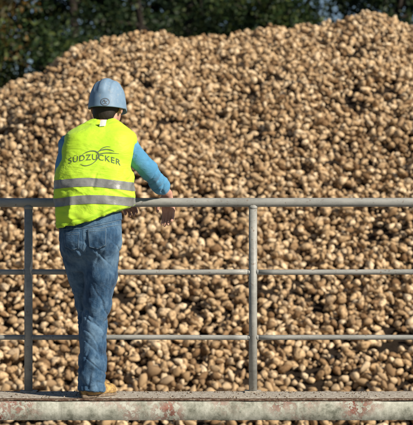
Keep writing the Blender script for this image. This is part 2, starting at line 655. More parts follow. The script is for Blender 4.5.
# grit and crumbs of soil lying on the deck
rock = []
for k in range(5):
    b = bmesh.new()
    bmesh.ops.create_icosphere(b, subdivisions=1, radius=1)
    v = np.array([x.co[:] for x in b.verts])
    v *= (1 + 0.35 * fbm(v * 1.4 + 9 * k, 2))[:, None] * [1, 0.8, 0.6]
    f = np.array([[q.index for q in p.verts] for p in b.faces])
    b.free()
    rock.append((v, f))
VV, FF, c = [], [], 0
for i in range(1300):
    v, f = rock[i % 5]
    s = abs(RNG.normal(0, 0.0022)) + 0.0012
    x = RNG.uniform(-2.2, 2.2)
    y = Y0 + 0.03 + abs(RNG.normal(0, 0.16)) if RNG.random() < 0.6 else Y1 - 0.03 - abs(RNG.normal(0, 0.05))
    if not (Y0 + 0.03 < y < Y1 - 0.02):
        continue
    a = RNG.uniform(0, 6.28)
    rot = np.array([[math.cos(a), -math.sin(a), 0], [math.sin(a), math.cos(a), 0], [0, 0, 1]])
    VV.append(v @ rot.T * s + [x, y, s * 0.35 + 0.0005])
    FF.append(f + c); c += len(v)
g = obj('grit', mesh_np('grit', np.concatenate(VV), np.concatenate(FF)), M_GRIT, smooth=False)
tag(g, 'crumbs of soil and grit scattered on the walkway', 'grit', kind='stuff')

# ------------------------------------------------------------------ railing
rl = empty('railing', (0, 0, 0))
tag(rl, 'grey steel pipe railing with two thin mid rails', 'railing')
posts = [-0.973 + 1.227 * k for k in range(-2, 5)]
ZT, RT = 1.036, 0.0245
bm = bmesh.new()
path_tube(bm, [(x, 0, ZT + 0.0006 * math.sin(1.7 * x)) for x in np.linspace(XL + 0.1, XR - 0.1, 60)], [RT] * 60, 28)
obj('top_rail', bm, M_RAIL, rl)
for i, x in enumerate(posts):
    bm = bmesh.new()
    tube(bm, (x, 0, 0.0005), (x, 0, ZT - RT * 0.6), 0.0225, 24)
    po = obj('post', bm, M_RAIL, rl)
    bm = bmesh.new()   # weld collar under the hand rail
    path_tube(bm, [(x, 0, ZT - RT - 0.012), (x, 0, ZT - RT - 0.006), (x, 0, ZT - RT + 0.004)], [0.0228, 0.0245, 0.026], 20)
    for v in bm.verts:
        v.co.x += random.gauss(0, 0.0006)
    obj('weld', bm, M_RAIL, rl)
    bm = bmesh.new()   # base plate and bolts
    boxbm(bm, (x - 0.045, -0.04, 0.0005), (x + 0.045, 0.045, 0.007))
    obj('base_plate', bm, M_DECK, rl, smooth=False)
    if i < len(posts) - 1:
        x2 = posts[i + 1]
        for z, r in ((0.656, 0.0145), (0.298, 0.0135)):
            bm = bmesh.new()
            xs = np.linspace(x + 0.02, x2 - 0.02, 14)
            ph = random.uniform(0, 6)
            path_tube(bm, [(q, 0, z + 0.0012 * math.sin(3 * q + ph)) for q in xs], [r] * 14, 16)
            for xe, sg in ((x + 0.0215, 1), (x2 - 0.0215, -1)):
                path_tube(bm, [(xe - 0.004 * sg, 0, z), (xe + 0.0035 * sg, 0, z), (xe + 0.008 * sg, 0, z)], [r + 0.0012, r + 0.0012, r + 0.0001], 14)
            obj('mid_rail', bm, M_RAIL, rl)
# flaked paint beside the mid rail of the left post
bm = bmesh.new()
px0 = posts[2]
pts = []
for i in range(9):
    t = i / 8
    z = 0.60 + 0.20 * t
    a1 = R(62)
    a0 = a1 - R(4 + 34 * math.exp(-((t - 0.36) / 0.17) ** 2) + 5 * random.random())
    row = []
    for q in range(5):
        a = a0 + (a1 + R(22) - a0) * q / 4
        row.append(bm.verts.new((px0 + 0.0232 * math.sin(a), -0.0232 * math.cos(a), z)))
    pts.append(row)
for i in range(8):
    for q in range(4):
        bm.faces.new((pts[i][q], pts[i][q + 1], pts[i + 1][q + 1], pts[i + 1][q]))
obj('bare_patch', bm, M_CHIP, rl)

# ------------------------------------------------------------------ beet heap
TOE_Y, CREST_Y, KH = 7.5, 21.0, 1.5
_cx = KH * np.array([-9, -6.5, -4.5, -3.4, -2.4, -1.9, -1.6, -1.25, -0.65, 0.05, 0.7, 1.35, 1.75, 2.0, 2.43, 3.5, 5, 7.5, 10])
_cz = np.array([0.3, 1.1, 1.75, 2.1, 2.52, 2.76, 3.02, 3.10, 3.20, 3.12, 3.23, 3.27, 3.38, 3.44, 3.28, 3.15, 2.95, 2.6, 2.2])
_cz = 0.981 + (_cz - 0.981) * KH


def heap(u, v):
    """surface of the heap under the beets: u across, v along the slope from its foot (m)"""
    u = np.asarray(u, float); v = np.asarray(v, float)
    y = TOE_Y + v * 0.905
    top = np.interp(u, _cx, _cz) - 0.19 - GZ
    t = np.clip((y - TOE_Y) / (CREST_Y - TOE_Y), 0, 2)
    prof = np.where(t < 1, t ** 0.93, 1 - 0.55 * (t - 1) ** 1.5)
    prof = prof - 0.035 * np.exp(-((t - 1) / 0.07) ** 2)
    q = np.stack([u * 0.8, y * 0.65, np.zeros_like(u)], -1).reshape(-1, 3)
    n = fbm(q, 3).reshape(u.shape)
    z = GZ + top * prof / 0.965 + 0.30 * n * np.clip(t * 3, 0, 1) * np.clip((0.98 - t) * 5, 0.22, 1)
    return np.stack([u, y, z], -1)


V1 = 16.2
ULIM = lambda v: 4.6 + 0.22 * v
gu, gv = np.meshgrid(np.linspace(-13.5, 15, 180), np.linspace(0, 25, 180), indexing='ij')
HV = heap(gu, gv)
HV[..., 2] = np.maximum(HV[..., 2], GZ - 0.2)
ii = np.arange(179)[:, None] * 180 + np.arange(179)[None, :]
HF = np.stack([ii, ii + 180, ii + 181, ii + 1], -1).reshape(-1, 4)
hm = obj('dark_heap_core', mesh_np('dark_heap_core', HV.reshape(-1, 3), HF), M_CORE_SHADE)  # dark core added in place of the inner beets, so gaps look black
tag(hm, kind='structure')


# beets dropped onto the slope one by one: each rolls to the lowest seat it finds
def deposit():
    rnd = random.Random(5)
    CELL = 0.128
    cells = {}
    out = []
    sq = math.sqrt

    def height(u, v, r):
        best = r * 0.75
        cu, cv = int(u // CELL), int(v // CELL)
        for a in (cu - 1, cu, cu + 1):
            for b in (cv - 1, cv, cv + 1):
                for (u2, v2, w2, r2) in cells.get((a, b), ()):
                    rr = r + r2
                    d = rr * rr - (u - u2) ** 2 - (v - v2) ** 2
                    if d > 0:
                        h = w2 + sq(d)
                        if h > best:
                            best = h
        return best

    n = 56000
    hol = vnoise(np.array([[a * 1.9, b * 1.9 + 4, 3.3] for a in np.arange(-84, 84) * 0.1 for b in np.arange(0, 170) * 0.1])).reshape(168, 170)
    for _ in range(n):
        v = rnd.uniform(0, V1)
        u = rnd.uniform(-8.1, 8.1)
        if abs(u) > ULIM(v):
            continue
        if len(out) > n * 0.32:
            hh = hol[int((u + 8.4) * 10), int(v * 10)]
            if hh < -0.30 and rnd.random() < 0.9:
                continue
        r = min(0.062, max(0.017, rnd.gauss(0.0355, 0.0105)))
        h = height(u, v, r)
        step = r * 1.1
        for k in range(9 if len(out) < 20000 else 4):
            a = rnd.uniform(0, 6.283)
            u2 = u + step * math.cos(a); v2 = v + step * math.sin(a)
            h2 = height(u2, v2, r)
            if h2 < h:
                u, v, h = u2, v2, h2
            else:
                step *= 0.85
        if h > 0.21:
            continue
        it = (u, v, h, r)
        cells.setdefault((int(u // CELL), int(v // CELL)), []).append(it)
        out.append(it)
    return np.array(out)


B = deposit()
e = 0.02
p0 = heap(B[:, 0], B[:, 1])
tu = heap(B[:, 0] + e, B[:, 1]) - heap(B[:, 0] - e, B[:, 1])
tv = heap(B[:, 0], B[:, 1] + e) - heap(B[:, 0], B[:, 1] - e)
nn = np.cross(tu, tv)
nn /= np.linalg.norm(nn, axis=1)[:, None]
BP = p0 + nn * B[:, 2:3]
BR = B[:, 3]


def beet_shape(seed, nu, nv):
    """a topped beet: flat cut crown, full shoulder, taper to a snapped root"""
    rs = np.random.default_rng(seed)
    L = rs.uniform(0.9, 1.8)
    tip = rs.uniform(0.10, 0.34)
    cut = rs.uniform(0.25, 0.55)
    sh = rs.uniform(0.26, 0.42)
    t = np.linspace(0, 1, nv)
    prof = np.interp(t, [0, 0.05, sh * 0.55, sh, 0.6, 0.8, 0.94, 1.0],
                     [cut * 0.8, cut + 0.12, 0.93, 1.0, 0.83, 0.52, tip + 0.05, tip * 0.6])
    a = np.arange(nu) * 2 * math.pi / nu
    V = [[0, 0, L]]
    bend = rs.uniform(-0.28, 0.28)
    for i in range(nv):
        for k in range(nu):
            zz = L - 2 * L * t[i]
            V.append([prof[i] * math.cos(a[k]) * rs.uniform(0.96, 1.04) + bend * t[i] ** 2, prof[i] * math.sin(a[k]), zz])
    V.append([bend, 0, -L])
    V = np.array(V)
    sq = rs.uniform(0.68, 0.95)
    V[:, 1] *= sq
    V[:, :2] *= (1 + 0.34 * fbm(V * 1.1 + seed * 7.7, 2))[:, None]
    V[:, 2] += 0.18 * fbm(V * 1.3 + seed * 3.1 + 40, 2)
    F = []
    for k in range(nu):
        k2 = (k + 1) % nu
        F.append((0, 1 + k, 1 + k2))
        for i in range(nv - 1):
            b0, b1 = 1 + i * nu, 1 + (i + 1) * nu
            F.append((b0 + k, b1 + k, b1 + k2)); F.append((b0 + k, b1 + k2, b0 + k2))
        F.append((len(V) - 1, 1 + (nv - 1) * nu + k2, 1 + (nv - 1) * nu + k))
    # knife cuts and broken faces
    for _ in range(rs.integers(2, 5)):
        d = rs.normal(0, 1, 3); d /= np.linalg.norm(d)
        h = V @ d
        lim = h.max() * rs.uniform(0.55, 0.85)
        V = V - np.maximum(h - lim, 0)[:, None] * d * 0.92
    V[:, 2] -= V[:, 2].mean()
    # scale so that the volume is near that of the unit ball it stands for
    V *= 1.22 / (L ** 0.45)
    return V, np.array(F)


NVAR = 32
HI = [beet_shape(s, 9, 6) for s in range(NVAR)]
LO = [beet_shape(s, 6, 4) for s in range(NVAR)]
FAR = [beet_shape(s, 5, 3) for s in range(NVAR)]

camp = np.array(cam.location)
rel = BP - camp
dist = rel[:, 1]
ppx = 206.5 + rel[:, 0] * PX * D / dist
ppy = 212.5 - rel[:, 2] * PX * D / dist
# which beets show: nothing nearer covers their middle
cand = np.where((ppx > 3) & (ppx < 410) & (ppy > 215) & (ppy < 424))[0]
cand = cand[np.argsort(dist[cand])]
near = []
for i in cand:
    hide = ((ppx > 56) & (ppx < 124))[i] and ppy[i] < 400
    if hide or 399 < ppy[i] < 421:
        continue
    rpx = BR[i] * PX * D / dist[i]
    m = (dist < dist[i] - 0.02) & (dist > dist[i] - 1.2)
    dd = np.hypot(ppx[m] - ppx[i], ppy[m] - ppy[i])
    if (dd < 0.62 * BR[m] * PX * D / dist[m]).any():
        continue
    near.append(i)
    if len(near) == 300:
        break
near = set(near)
BL = 'tan sugar beet lying in the nearest rows at the foot of the heap'
BG = 'sugar beets in the nearest rows of the heap'
var_me = []
for k, (v, f) in enumerate(HI):
    m = mesh_np('sugar_beet', v, f)
    m.materials.append(M_BEET)
    m.polygons.foreach_set('use_smooth', np.ones(len(m.polygons), dtype=bool))
    var_me.append(m)
rr = random.Random(21)
VV, FF, c = [], [], 0
for i in range(len(B)):
    # mostly lying along the slope, any heading
    yaw = rr.uniform(0, 6.283); tilt = rr.gauss(R(85), R(32)); roll = rr.uniform(0, 6.283)
    M = Euler((0, tilt, yaw), 'XYZ').to_matrix() @ Matrix.Rotation(roll, 3, 'Z')
    k = rr.randrange(NVAR)
    if i in near:
        o = bpy.data.objects.new('sugar_beet', var_me[k])
        COL.objects.link(o)
        o.matrix_world = Matrix.Translation(BP[i]) @ M.to_4x4() @ Matrix.Scale(BR[i], 4)
        tag(o, BL, 'sugar beet', BG)
        continue
    vis = -25 < ppx[i] < 438 and B[i, 2] > 0.04
    off = ppx[i] < -60 or ppx[i] > 473
    v, f = (HI if vis else FAR if off else LO)[k]
    VV.append(v @ np.array(M).T * BR[i] + BP[i])
    FF.append(f + c); c += len(v)
hp = obj('beet_heap', mesh_np('beet_heap', np.concatenate(VV), np.concatenate(FF)), M_BEET)
tag(hp, 'towering heap of tan sugar beets behind the railing', 'beet heap', kind='stuff')
TRIS = sum(len(f) for f in FF)


# ------------------------------------------------------------------ trees
def tree(x, y, h, cr, mat, seed, label, low=1.2, nleaf=8000, ls=0.16):
    rs = np.random.default_rng(seed)
    root = empty('tree', (x, y, GZ))
    tag(root, label, 'tree', 'trees behind the heap')
    bm = bmesh.new()
    tips = []
    n = 9
    lean = rs.normal(0, 0.25, 2)
    pts = [(x + lean[0] * (i / n) ** 2 + 0.08 * rs.normal(), y + lean[1] * (i / n) ** 2, GZ - 0.1 + h * 0.85 * i / n) for i in range(n + 1)]
    r0 = 0.028 * h
    path_tube(bm, pts, [r0 * (1 - 0.9 * i / n) + 0.015 for i in range(n + 1)], 10)
    for k in range(26):
        i = 1 + int(rs.random() * (n - 1))
        b = np.array(pts[i])
        t = i / n
        a = rs.uniform(0, 6.283)
        L = cr * (0.55 + 0.5 * rs.random()) * (1.0 - 0.5 * max(0, t - 0.45))
        up = rs.uniform(0.1, 0.7)
        br = [b]
        dirv = np.array([math.cos(a), math.sin(a), up])
        for s in range(4):
            dirv = dirv + rs.normal(0, 0.16, 3)
            br.append(br[-1] + dirv / np.linalg.norm(dirv) * L / 4)
        rb = r0 * 0.32 * (1 - 0.5 * t)
        path_tube(bm, br, [rb, rb * 0.8, rb * 0.55, rb * 0.32, rb * 0.12], 6)
        for q in br[2:]:
            tips.append(q)
    tips = np.array(tips)
    tips = tips[tips[:, 2] > GZ + low]
    obj('trunk', bm, M_BARK, root)
    # leaves in sprays round the twigs
    nc = 190
    cc = tips[rs.integers(0, len(tips), nc)] + rs.normal(0, 0.34, (nc, 3)) * [1, 1, 0.8]
    which = rs.integers(0, nc, nleaf)
    sp = rs.uniform(0.2, 0.5, nc)
    pos = cc[which] + rs.normal(0, 1, (nleaf, 3)) * sp[which][:, None] * [1, 1, 0.7]
    d1 = rs.normal(0, 1, (nleaf, 3)); d1 /= np.linalg.norm(d1, axis=1)[:, None]
    d2 = np.cross(d1, rs.normal(0, 1, (nleaf, 3))); d2 /= np.linalg.norm(d2, axis=1)[:, None]
    d3 = np.cross(d1, d2)
    s = ls * rs.uniform(0.6, 1.25, nleaf)[:, None]
    V = np.stack([pos - d1 * s * 0.6, pos + d2 * s * 0.32 + d3 * s * 0.1, pos + d1 * s * 0.6, pos - d2 * s * 0.32 + d3 * s * 0.1], 1).reshape(-1, 3)
    b = np.arange(nleaf)[:, None] * 4
    F = np.concatenate([b + [0, 1, 2], b + [0, 2, 3]])
    obj('crown', mesh_np('crown', V, F), mat, root, smooth=False)


TREES = [
    (-5.0, 28, 9.5, 2.0, 2, 7500, 'autumn tree with orange leaves at the far left'),
    (-3.25, 26.5, 6.7, 2.1, 1, 15000, 'light green tree close behind the left shoulder of the heap'),
    (-2.35, 28.0, 6.9, 1.9, 0, 11000, 'low dark tree directly above the left shoulder of the heap'),
    (-1.9, 34, 10.5, 2.8, 0, 8000, 'dark tree rising above the left slope of the heap'),
    (-0.5, 31, 10.0, 2.4, 0, 7000, 'dark tree behind the dip in the crest right of the helmet'),
    (1.3, 29, 8.5, 1.9, 1, 6500, 'green tree behind the middle of the crest'),
    (2.7, 35, 11.0, 2.4, 0, 3200, 'thin dark tree with blue sky between its branches, right of the middle'),
    (4.5, 30, 10.0, 2.2, 0, 8000, 'dark tree behind the highest hump of the crest'),
    (6.9, 31, 9.5, 2.6, 1, 7000, 'green tree at the far right behind the heap'),
]
for i, (x, y, h, cr, mi, nl, lb) in enumerate(TREES):
    tree(x * 1.4, y * 1.4 + 4, h * 1.35, cr * 1.35, M_LEAF[mi], 100 + i, lb, nleaf=int(nl * 1.6), ls=0.17)
for i, (x, lb) in enumerate([(-14.0, 'tall dark tree in the back row beyond the left end of the heap'), (-10.8, 'second tall dark tree in the back row beyond the left end of the heap'), (-7.6, 'tall dark tree in the back row at the far left'), (-5.7, 'tall dark tree in the back row behind the orange tree'), (-3.9, 'tall dark tree in the back row behind the light green tree'), (-2.6, 'tall dark tree in the back row behind the left slope of the heap'),
                             (-0.9, 'tall dark tree in the back row left of the middle'), (1.0, 'tall dark tree in the back row behind the middle'),
                             (5.9, 'tall dark tree in the back row right of the middle'), (9.2, 'tall dark tree in the back row at the far right')]):
    tree(x * 1.4, 60 + (i % 2) * 3.5, 17, 4.3, M_LEAF[0], 300 + i, lb, low=0.6, nleaf=11000, ls=0.29)

# ------------------------------------------------------------------ person
pr = empty('person', tuple(P(91, 396, -0.25) * [1, 1, 0]))
tag(pr, 'person in yellow vest, blue shirt, jeans and helmet leaning on the railing', 'person')

# joints
SR, ER = P(124.5, 146, -0.265), P(149.5, 171, -0.15)
WR = P(166, 193, 0.035); WR[2] = ZT + RT + 0.030
SL, EL = P(71.5, 146, -0.22), P(73, 178, -0.085)
WL = P(119, 192, 0.03); WL[2] = ZT + RT + 0.030
NK = P(103, 126, -0.22)
HD = P(107.5, 107, -0.175)
HIPR, HIPL = P(103, 238, -0.30), P(76, 238, -0.29)
KNR, ANR = P(96, 308, -0.25), P(91.5, 384, -0.257)
KNL, ANL = P(87.5, 304, -0.12), P(88.5, 382, -0.112)
FD = np.array([math.sin(R(44)), math.cos(R(44)), 0])     # where the feet point
FDL = np.array([math.sin(R(38)), math.cos(R(38)), 0])
HEADROT = Euler((R(-8), 0, R(-16)), 'XYZ').to_matrix()    # looks a little down and to the right


def hp_(v):
    return HD + np.array(HEADROT @ Vector(v))


def hand(F, wr, kn, tips_dir, side, s=1.0, cl=0.0):
    """palm and five bent fingers; wr wrist, kn middle knuckle, side = unit vector across the palm towards the thumb"""
    wr = np.array(wr); kn = np.array(kn)
    ax = kn - wr; ax /= np.linalg.norm(ax)
    side = np.array(side, float); side -= ax * (side @ ax); side /= np.linalg.norm(side)
    nrm = np.cross(ax, side)
    if nrm @ tips_dir < 0:
        nrm = -nrm                       # nrm points to the palm side, where fingers curl
    L = np.linalg.norm(kn - wr)
    for o in (-0.026, -0.009, 0.009, 0.026):
        F.limb(wr + side * o * 0.55, kn + side * o, 0.0155 * s, 0.0125 * s, 0.012)
    lens = [(0.026, 0.040, 0.024, 0.021), (0.009, 0.045, 0.028, 0.023), (-0.009, 0.042, 0.026, 0.022), (-0.026, 0.032, 0.020, 0.019)]
    for q, (o, a, b, c_) in enumerate(lens):
        p = kn + side * o * 1.08
        spread = side * (o * 1.1)
        curl = [0.22 + 0.10 * q + cl * 0.5, 0.62 + 0.10 * q + cl, 0.95 + 0.06 * q + cl * 1.3]
        rad = [0.0092, 0.0085, 0.0079, 0.0068]
        d0 = ax + spread
        pts = [p]
        for ln, cu in zip((a, b, c_), curl):
            dd = d0 * math.cos(cu) + nrm * math.sin(cu)
            pts.append(pts[-1] + dd / np.linalg.norm(dd) * ln)
        F.chain(pts, [r * s for r in rad], 0.004)
    tb = wr + ax * L * 0.28 + side * 0.022
    t1 = tb + (side * 0.75 + ax * 0.75 + nrm * 0.25) * 0.032
    t2 = t1 + (side * 0.30 + ax * 1.0 + nrm * 0.35) * 0.027
    t3 = t2 + (side * 0.02 + ax * 1.0 + nrm * 0.45) * 0.022
    F.chain([tb, t1, t2, t3], [0.015 * s, 0.0115 * s, 0.0098 * s, 0.0078 * s], 0.006)


# --- body (skin): one continuous figure
F = Field((-1.0, -0.50, 0.0), (-0.08, 0.22, 1.70), 0.0048)
F.chain([HIPR, KNR, ANR], [0.066, 0.044, 0.034], 0.02)
F.chain([HIPL, KNL, ANL], [0.062, 0.040, 0.034], 0.015)
for an, fd in ((ANR, FD), (ANL, FDL)):
    hl = np.array([an[0], an[1], 0.040]) - fd * 0.02
    F.chain([an, hl + fd * 0.02], [0.036, 0.026], 0.01)
    F.chain([hl, hl + fd * 0.10 - [0, 0, 0.008], hl + fd * 0.15 - [0, 0, 0.014]], [0.024, 0.020, 0.013], 0.01)
F.chain([P(90, 236, -0.29), P(91, 195, -0.28), P(98, 150, -0.25)], [0.115, 0.11, 0.12], 0.04, sx=0.92)
F.limb(SL, SR, 0.062, 0.062, 0.04)
F.chain([SR, ER, WR], [0.048, 0.037, 0.026], 0.02)
F.chain([SL, EL, WL], [0.048, 0.037, 0.026], 0.02)
F.chain([NK - [0, 0, 0.03], NK + (HD - NK) * 0.55], [0.062, 0.055], 0.02)
# head: skull, jaw, face
F.ball(hp_((0, -0.005, 0.035)), (0.076, 0.096, 0.098), 0.02, HEADROT)
F.ball(hp_((0, 0.035, -0.035)), (0.060, 0.068, 0.075), 0.03, HEADROT)
F.limb(hp_((0, 0.085, -0.092)), hp_((0, 0.070, -0.085)), 0.022, 0.030, 0.02)
F.limb(hp_((0, 0.100, 0.018)), hp_((0, 0.122, -0.022)), 0.009, 0.014, 0.010)     # nose
F.limb(hp_((-0.030, 0.088, 0.030)), hp_((0.030, 0.088, 0.030)), 0.012, 0.012, 0.012)  # brow
F.limb(hp_((-0.022, 0.103, -0.056)), hp_((0.022, 0.103, -0.056)), 0.0065, 0.0065, 0.006)  # lips
F.limb(hp_((-0.020, 0.101, -0.068)), hp_((0.020, 0.101, -0.068)), 0.007, 0.007, 0.006)
for sgn in (-1, 1):
    F.ball(hp_((sgn * 0.031, 0.083, 0.008)), 0.0125, 0.004)                     # eyeballs
    F.ball(hp_((sgn * 0.079, -0.004, -0.008)), (0.010, 0.020, 0.033), 0.008, HEADROT @ Matrix.Rotation(R(sgn * 18), 3, 'Z'))
# hands hang over the far side of the top rail
KR = P(168.5, 210, 0.088); KL = P(127, 203.5, 0.082)
hand(F, WR + [0.004, 0.012, -0.002], KR, np.array([0, -1.0, -0.3]), (-1, 0.25, 0.15), 1.05, 0.12)
hand(F, WL + [0.006, 0.010, -0.002], KL, np.array([0, -1.0, -0.3]), (1, 0.1, 0.15), 1.0, 0.5)
V, Fc = F.mesh(1)
body = obj('body', mesh_np('body', V, Fc), M_SKIN, pr)
del F

# --- hair at the nape, under the helmet
F = Field(HD - 0.16, HD + 0.16, 0.005)
F.ball(hp_((0, -0.008, 0.035)), (0.081, 0.099, 0.102), 0.02, HEADROT)
F.ball(hp_((-0.004, -0.046, -0.042)), (0.060, 0.045, 0.062), 0.02, HEADROT)
inv = np.array(HEADROT.transposed())
F.cut(lambda X, Y, Z: (inv[1][0] * (X - HD[0]) + inv[1][1] * (Y - HD[1]) + inv[1][2] * (Z - HD[2])) - 0.035)
V, Fc = F.mesh(2)
obj('hair', mesh_np('hair', V, Fc), M_HAIR, pr)

# --- shirt: sleeves, shoulders and the tail showing under the vest
F = Field((-1.0, -0.52, 0.84), (-0.10, 0.20, 1.56), 0.005)
sl = [(P(l, py, 0)[0], P(r, py, 0)[0]) for l, r, py in ((66, 112, 222), (64, 116, 205), (60, 124, 180), (64, 125, 150), (70, 127, 138), (86, 118, 129))]
zz = [P(0, py, -0.27)[2] for py in (222, 205, 180, 150, 138, 129)]
F.slices(zz, [(a + b) / 2 for a, b in sl], [-0.31, -0.305, -0.29, -0.265, -0.245, -0.23], [(b - a) / 2 for a, b in sl], [0.10, 0.105, 0.12, 0.12, 0.095, 0.07])
SRo = SR + [0.004, 0, 0]
F.chain([P(112, 136, -0.25), SRo, ER, ER + (WR - ER) * 0.62], [0.045, 0.060, 0.047, 0.043], 0.03)
F.limb(ER + (WR - ER) * 0.50, ER + (WR - ER) * 0.70, 0.048, 0.046, 0.008)     # rolled cuff
F.chain([P(86, 136, -0.24), SL, EL, EL + (WL - EL) * 0.96], [0.045, 0.062, 0.054, 0.040], 0.03)
V, Fc = F.mesh(2)
N = vnormals(V, Fc)
# folds: rings of creases on the sleeves, strongest towards the cuffs and the bend
axis = WR - SR; axis /= np.linalg.norm(axis)
tq = (V - SR) @ axis
onarm = (V[:, 0] > SR[0] + 0.015) | (V[:, 0] < SL[0] - 0.0)
fold = fbm(np.stack([V[:, 0] * 7 + tq * 16, V[:, 1] * 7, V[:, 2] * 15], 1), 2)
ridge = 1 - 2 * np.abs(fold)
amp = np.where(onarm, 0.006 + 0.010 * np.clip((tq - 0.16) / 0.2, 0, 1), 0.003)
cr_ = np.exp(-(fbm(np.stack([V[:, 0] * 7 + tq * 16, V[:, 1] * 6, V[:, 2] * 9 + V[:, 0] * 6], 1) + 83, 2) / 0.09) ** 2)
V = V + N * (amp * ridge * 0.35 - np.where(onarm, 0.0065, 0.002) * cr_)[:, None]
V = laplace(V, Fc, 0.4)
shirt = obj('shirt', mesh_np('shirt', V, Fc), M_SHIRT, pr)

# --- jeans
F = Field((-0.92, -0.56, 0.0), (-0.36, 0.05, 1.02), 0.005)
js = [(72, 108, 272), (66, 115, 258), (61.5, 120.5, 246), (59.5, 121.5, 232), (60, 121, 220), (61, 120, 208)]
F.slices([P(0, p, -0.30)[2] for _, _, p in js], [(P(l, 0, -0.3)[0] + P(r, 0, -0.3)[0]) / 2 for l, r, _ in js],
         [-0.27, -0.28, -0.29, -0.295, -0.295, -0.295],
         [(P(r, 0, -0.3)[0] - P(l, 0, -0.3)[0]) / 2 for l, r, _ in js], [0.04, 0.085, 0.118, 0.132, 0.126, 0.122], 0.03)
F.ball(P(102, 240, -0.345), (0.085, 0.085, 0.095), 0.04)
F.ball(P(77, 241, -0.335), (0.080, 0.083, 0.092), 0.04)
m = 1 / 187.5
F.chain([P(102.5, 246, -0.30), P(101, 275, -0.285), P(96.5, 303, -0.262), P(94, 330, -0.256), P(92.5, 360, -0.258), P(91.5, 397, -0.258)],
        [17.3 * m, 15.8 * m, 13.6 * m, 13.0 * m, 13.5 * m, 13.6 * m], 0.02)
F.chain([P(75, 246, -0.28), P(80.5, 275, -0.19), P(87.5, 304, -0.12), P(90.5, 335, -0.13), P(90.5, 365, -0.115), P(89, 397, -0.11)],
        [15.6 * m, 13.2 * m, 11.8 * m, 11.3 * m, 11.5 * m, 11.5 * m], 0.006)
ZH = 0.031
F.cut(lambda X, Y, Z: ZH - 0.10 * (Y + 0.27) - 0.06 * (X + 0.615) - Z + 0 * X)
V, Fc = F.mesh(2)
N = vnormals(V, Fc)
z = V[:, 2]
g_ = lambda c, s: np.exp(-((z - c) / s) ** 2)
wgt = 0.15 + 0.95 * g_(0.47, 0.10) + 0.9 * g_(0.13, 0.10) + 0.7 * g_(0.77, 0.06) + 0.35 * g_(0.3, 0.1)
q = np.stack([V[:, 0] * 7, V[:, 1] * 7, z * 13 + V[:, 0] * 11], 1)
rd = 1 - 2 * np.abs(fbm(q, 2))
rd2 = 1 - 2 * np.abs(fbm(np.stack([V[:, 0] * 16, V[:, 1] * 10, z * 9 - V[:, 0] * 10], 1) + 31, 2))
cr1 = np.exp(-(fbm(np.stack([V[:, 0] * 8, V[:, 1] * 6, z * 15 + V[:, 0] * 14], 1) + 91, 2) / 0.09) ** 2)
cr2 = np.exp(-(fbm(np.stack([V[:, 0] * 9, V[:, 1] * 6, z * 10 - V[:, 0] * 15], 1) + 121, 2) / 0.08) ** 2)
V = V + N * (0.0065 * wgt * (rd - 0.4) + 0.0035 * (rd2 - 0.4) - 0.0075 * wgt * cr1 - 0.0055 * (0.3 + 0.7 * wgt) * cr2)[:, None]
V = laplace(V, Fc, 0.4)
jeans = obj('jeans', mesh_np('jeans', V, Fc), M_JEANS, pr)
bvh_j = BVHTree.FromPolygons([tuple(p) for p in V], [tuple(f) for f in Fc])

# --- vest
F = Field((-0.98, -0.56, 0.86), (-0.30, 0.0, 1.56), 0.0045)
vs_ = [(57, 120, 232), (56, 124, 216), (55, 130, 205), (54.5, 132, 195), (55, 132, 182), (56, 131, 172), (58, 130.5, 162), (61.5, 130.5, 151),
       (64.5, 131.5, 141), (66.5, 132, 133.5), (76, 126, 128.5), (88, 117, 124.0)]
yc = [-0.31, -0.31, -0.31, -0.308, -0.30, -0.295, -0.285, -0.275, -0.265, -0.257, -0.25, -0.245]
hw = [0.146, 0.146, 0.147, 0.147, 0.146, 0.146, 0.145, 0.140, 0.13, 0.115, 0.095, 0.07]
F.slices([P(0, p, -0.35)[2] for _, _, p in vs_], [(P(l, 0, -0.3)[0] + P(r, 0, -0.3)[0]) / 2 for l, r, _ in vs_], yc,
         [(P(r, 0, -0.3)[0] - P(l, 0, -0.3)[0]) / 2 for l, r, _ in vs_], hw, 0.0, e=2.5)
# shoulder straps and the bulge of the shoulder blades
F.limb(P(77.5, 140, -0.262), P(97, 128, -0.245), 0.064, 0.056, 0.02)
F.limb(P(125.5, 140, -0.275), P(111, 128.5, -0.25), 0.062, 0.056, 0.02)
F.ball(P(84, 150, -0.33), (0.09, 0.06, 0.09), 0.05)
F.ball(P(114, 150, -0.335), (0.09, 0.06, 0.09), 0.05)
# the loose front flap that swings out on the right
F.limb(P(126, 176, -0.25), P(128.5, 203, -0.24), 0.034, 0.036, 0.03)
cutz = lambda X: 0
hx = np.array([P(p, 0, -0.4)[0] for p in (50, 57, 75, 90, 105, 120, 140)])
hz = np.array([P(0, p, -0.43)[2] for p in (229, 228, 224.5, 220.5, 215.5, 209, 203)])
F.cut(lambda X, Y, Z: np.interp(X, hx, hz) + 0.12 * (Y + 0.43) * 0 - Z + 0 * Y)
# neck opening
F.cut(lambda X, Y, Z: 0.072 - np.sqrt((X - NK[0]) ** 2 + (Y - NK[1] - 0.012) ** 2 + ((Z - NK[2] - 0.05) * 0.8) ** 2))
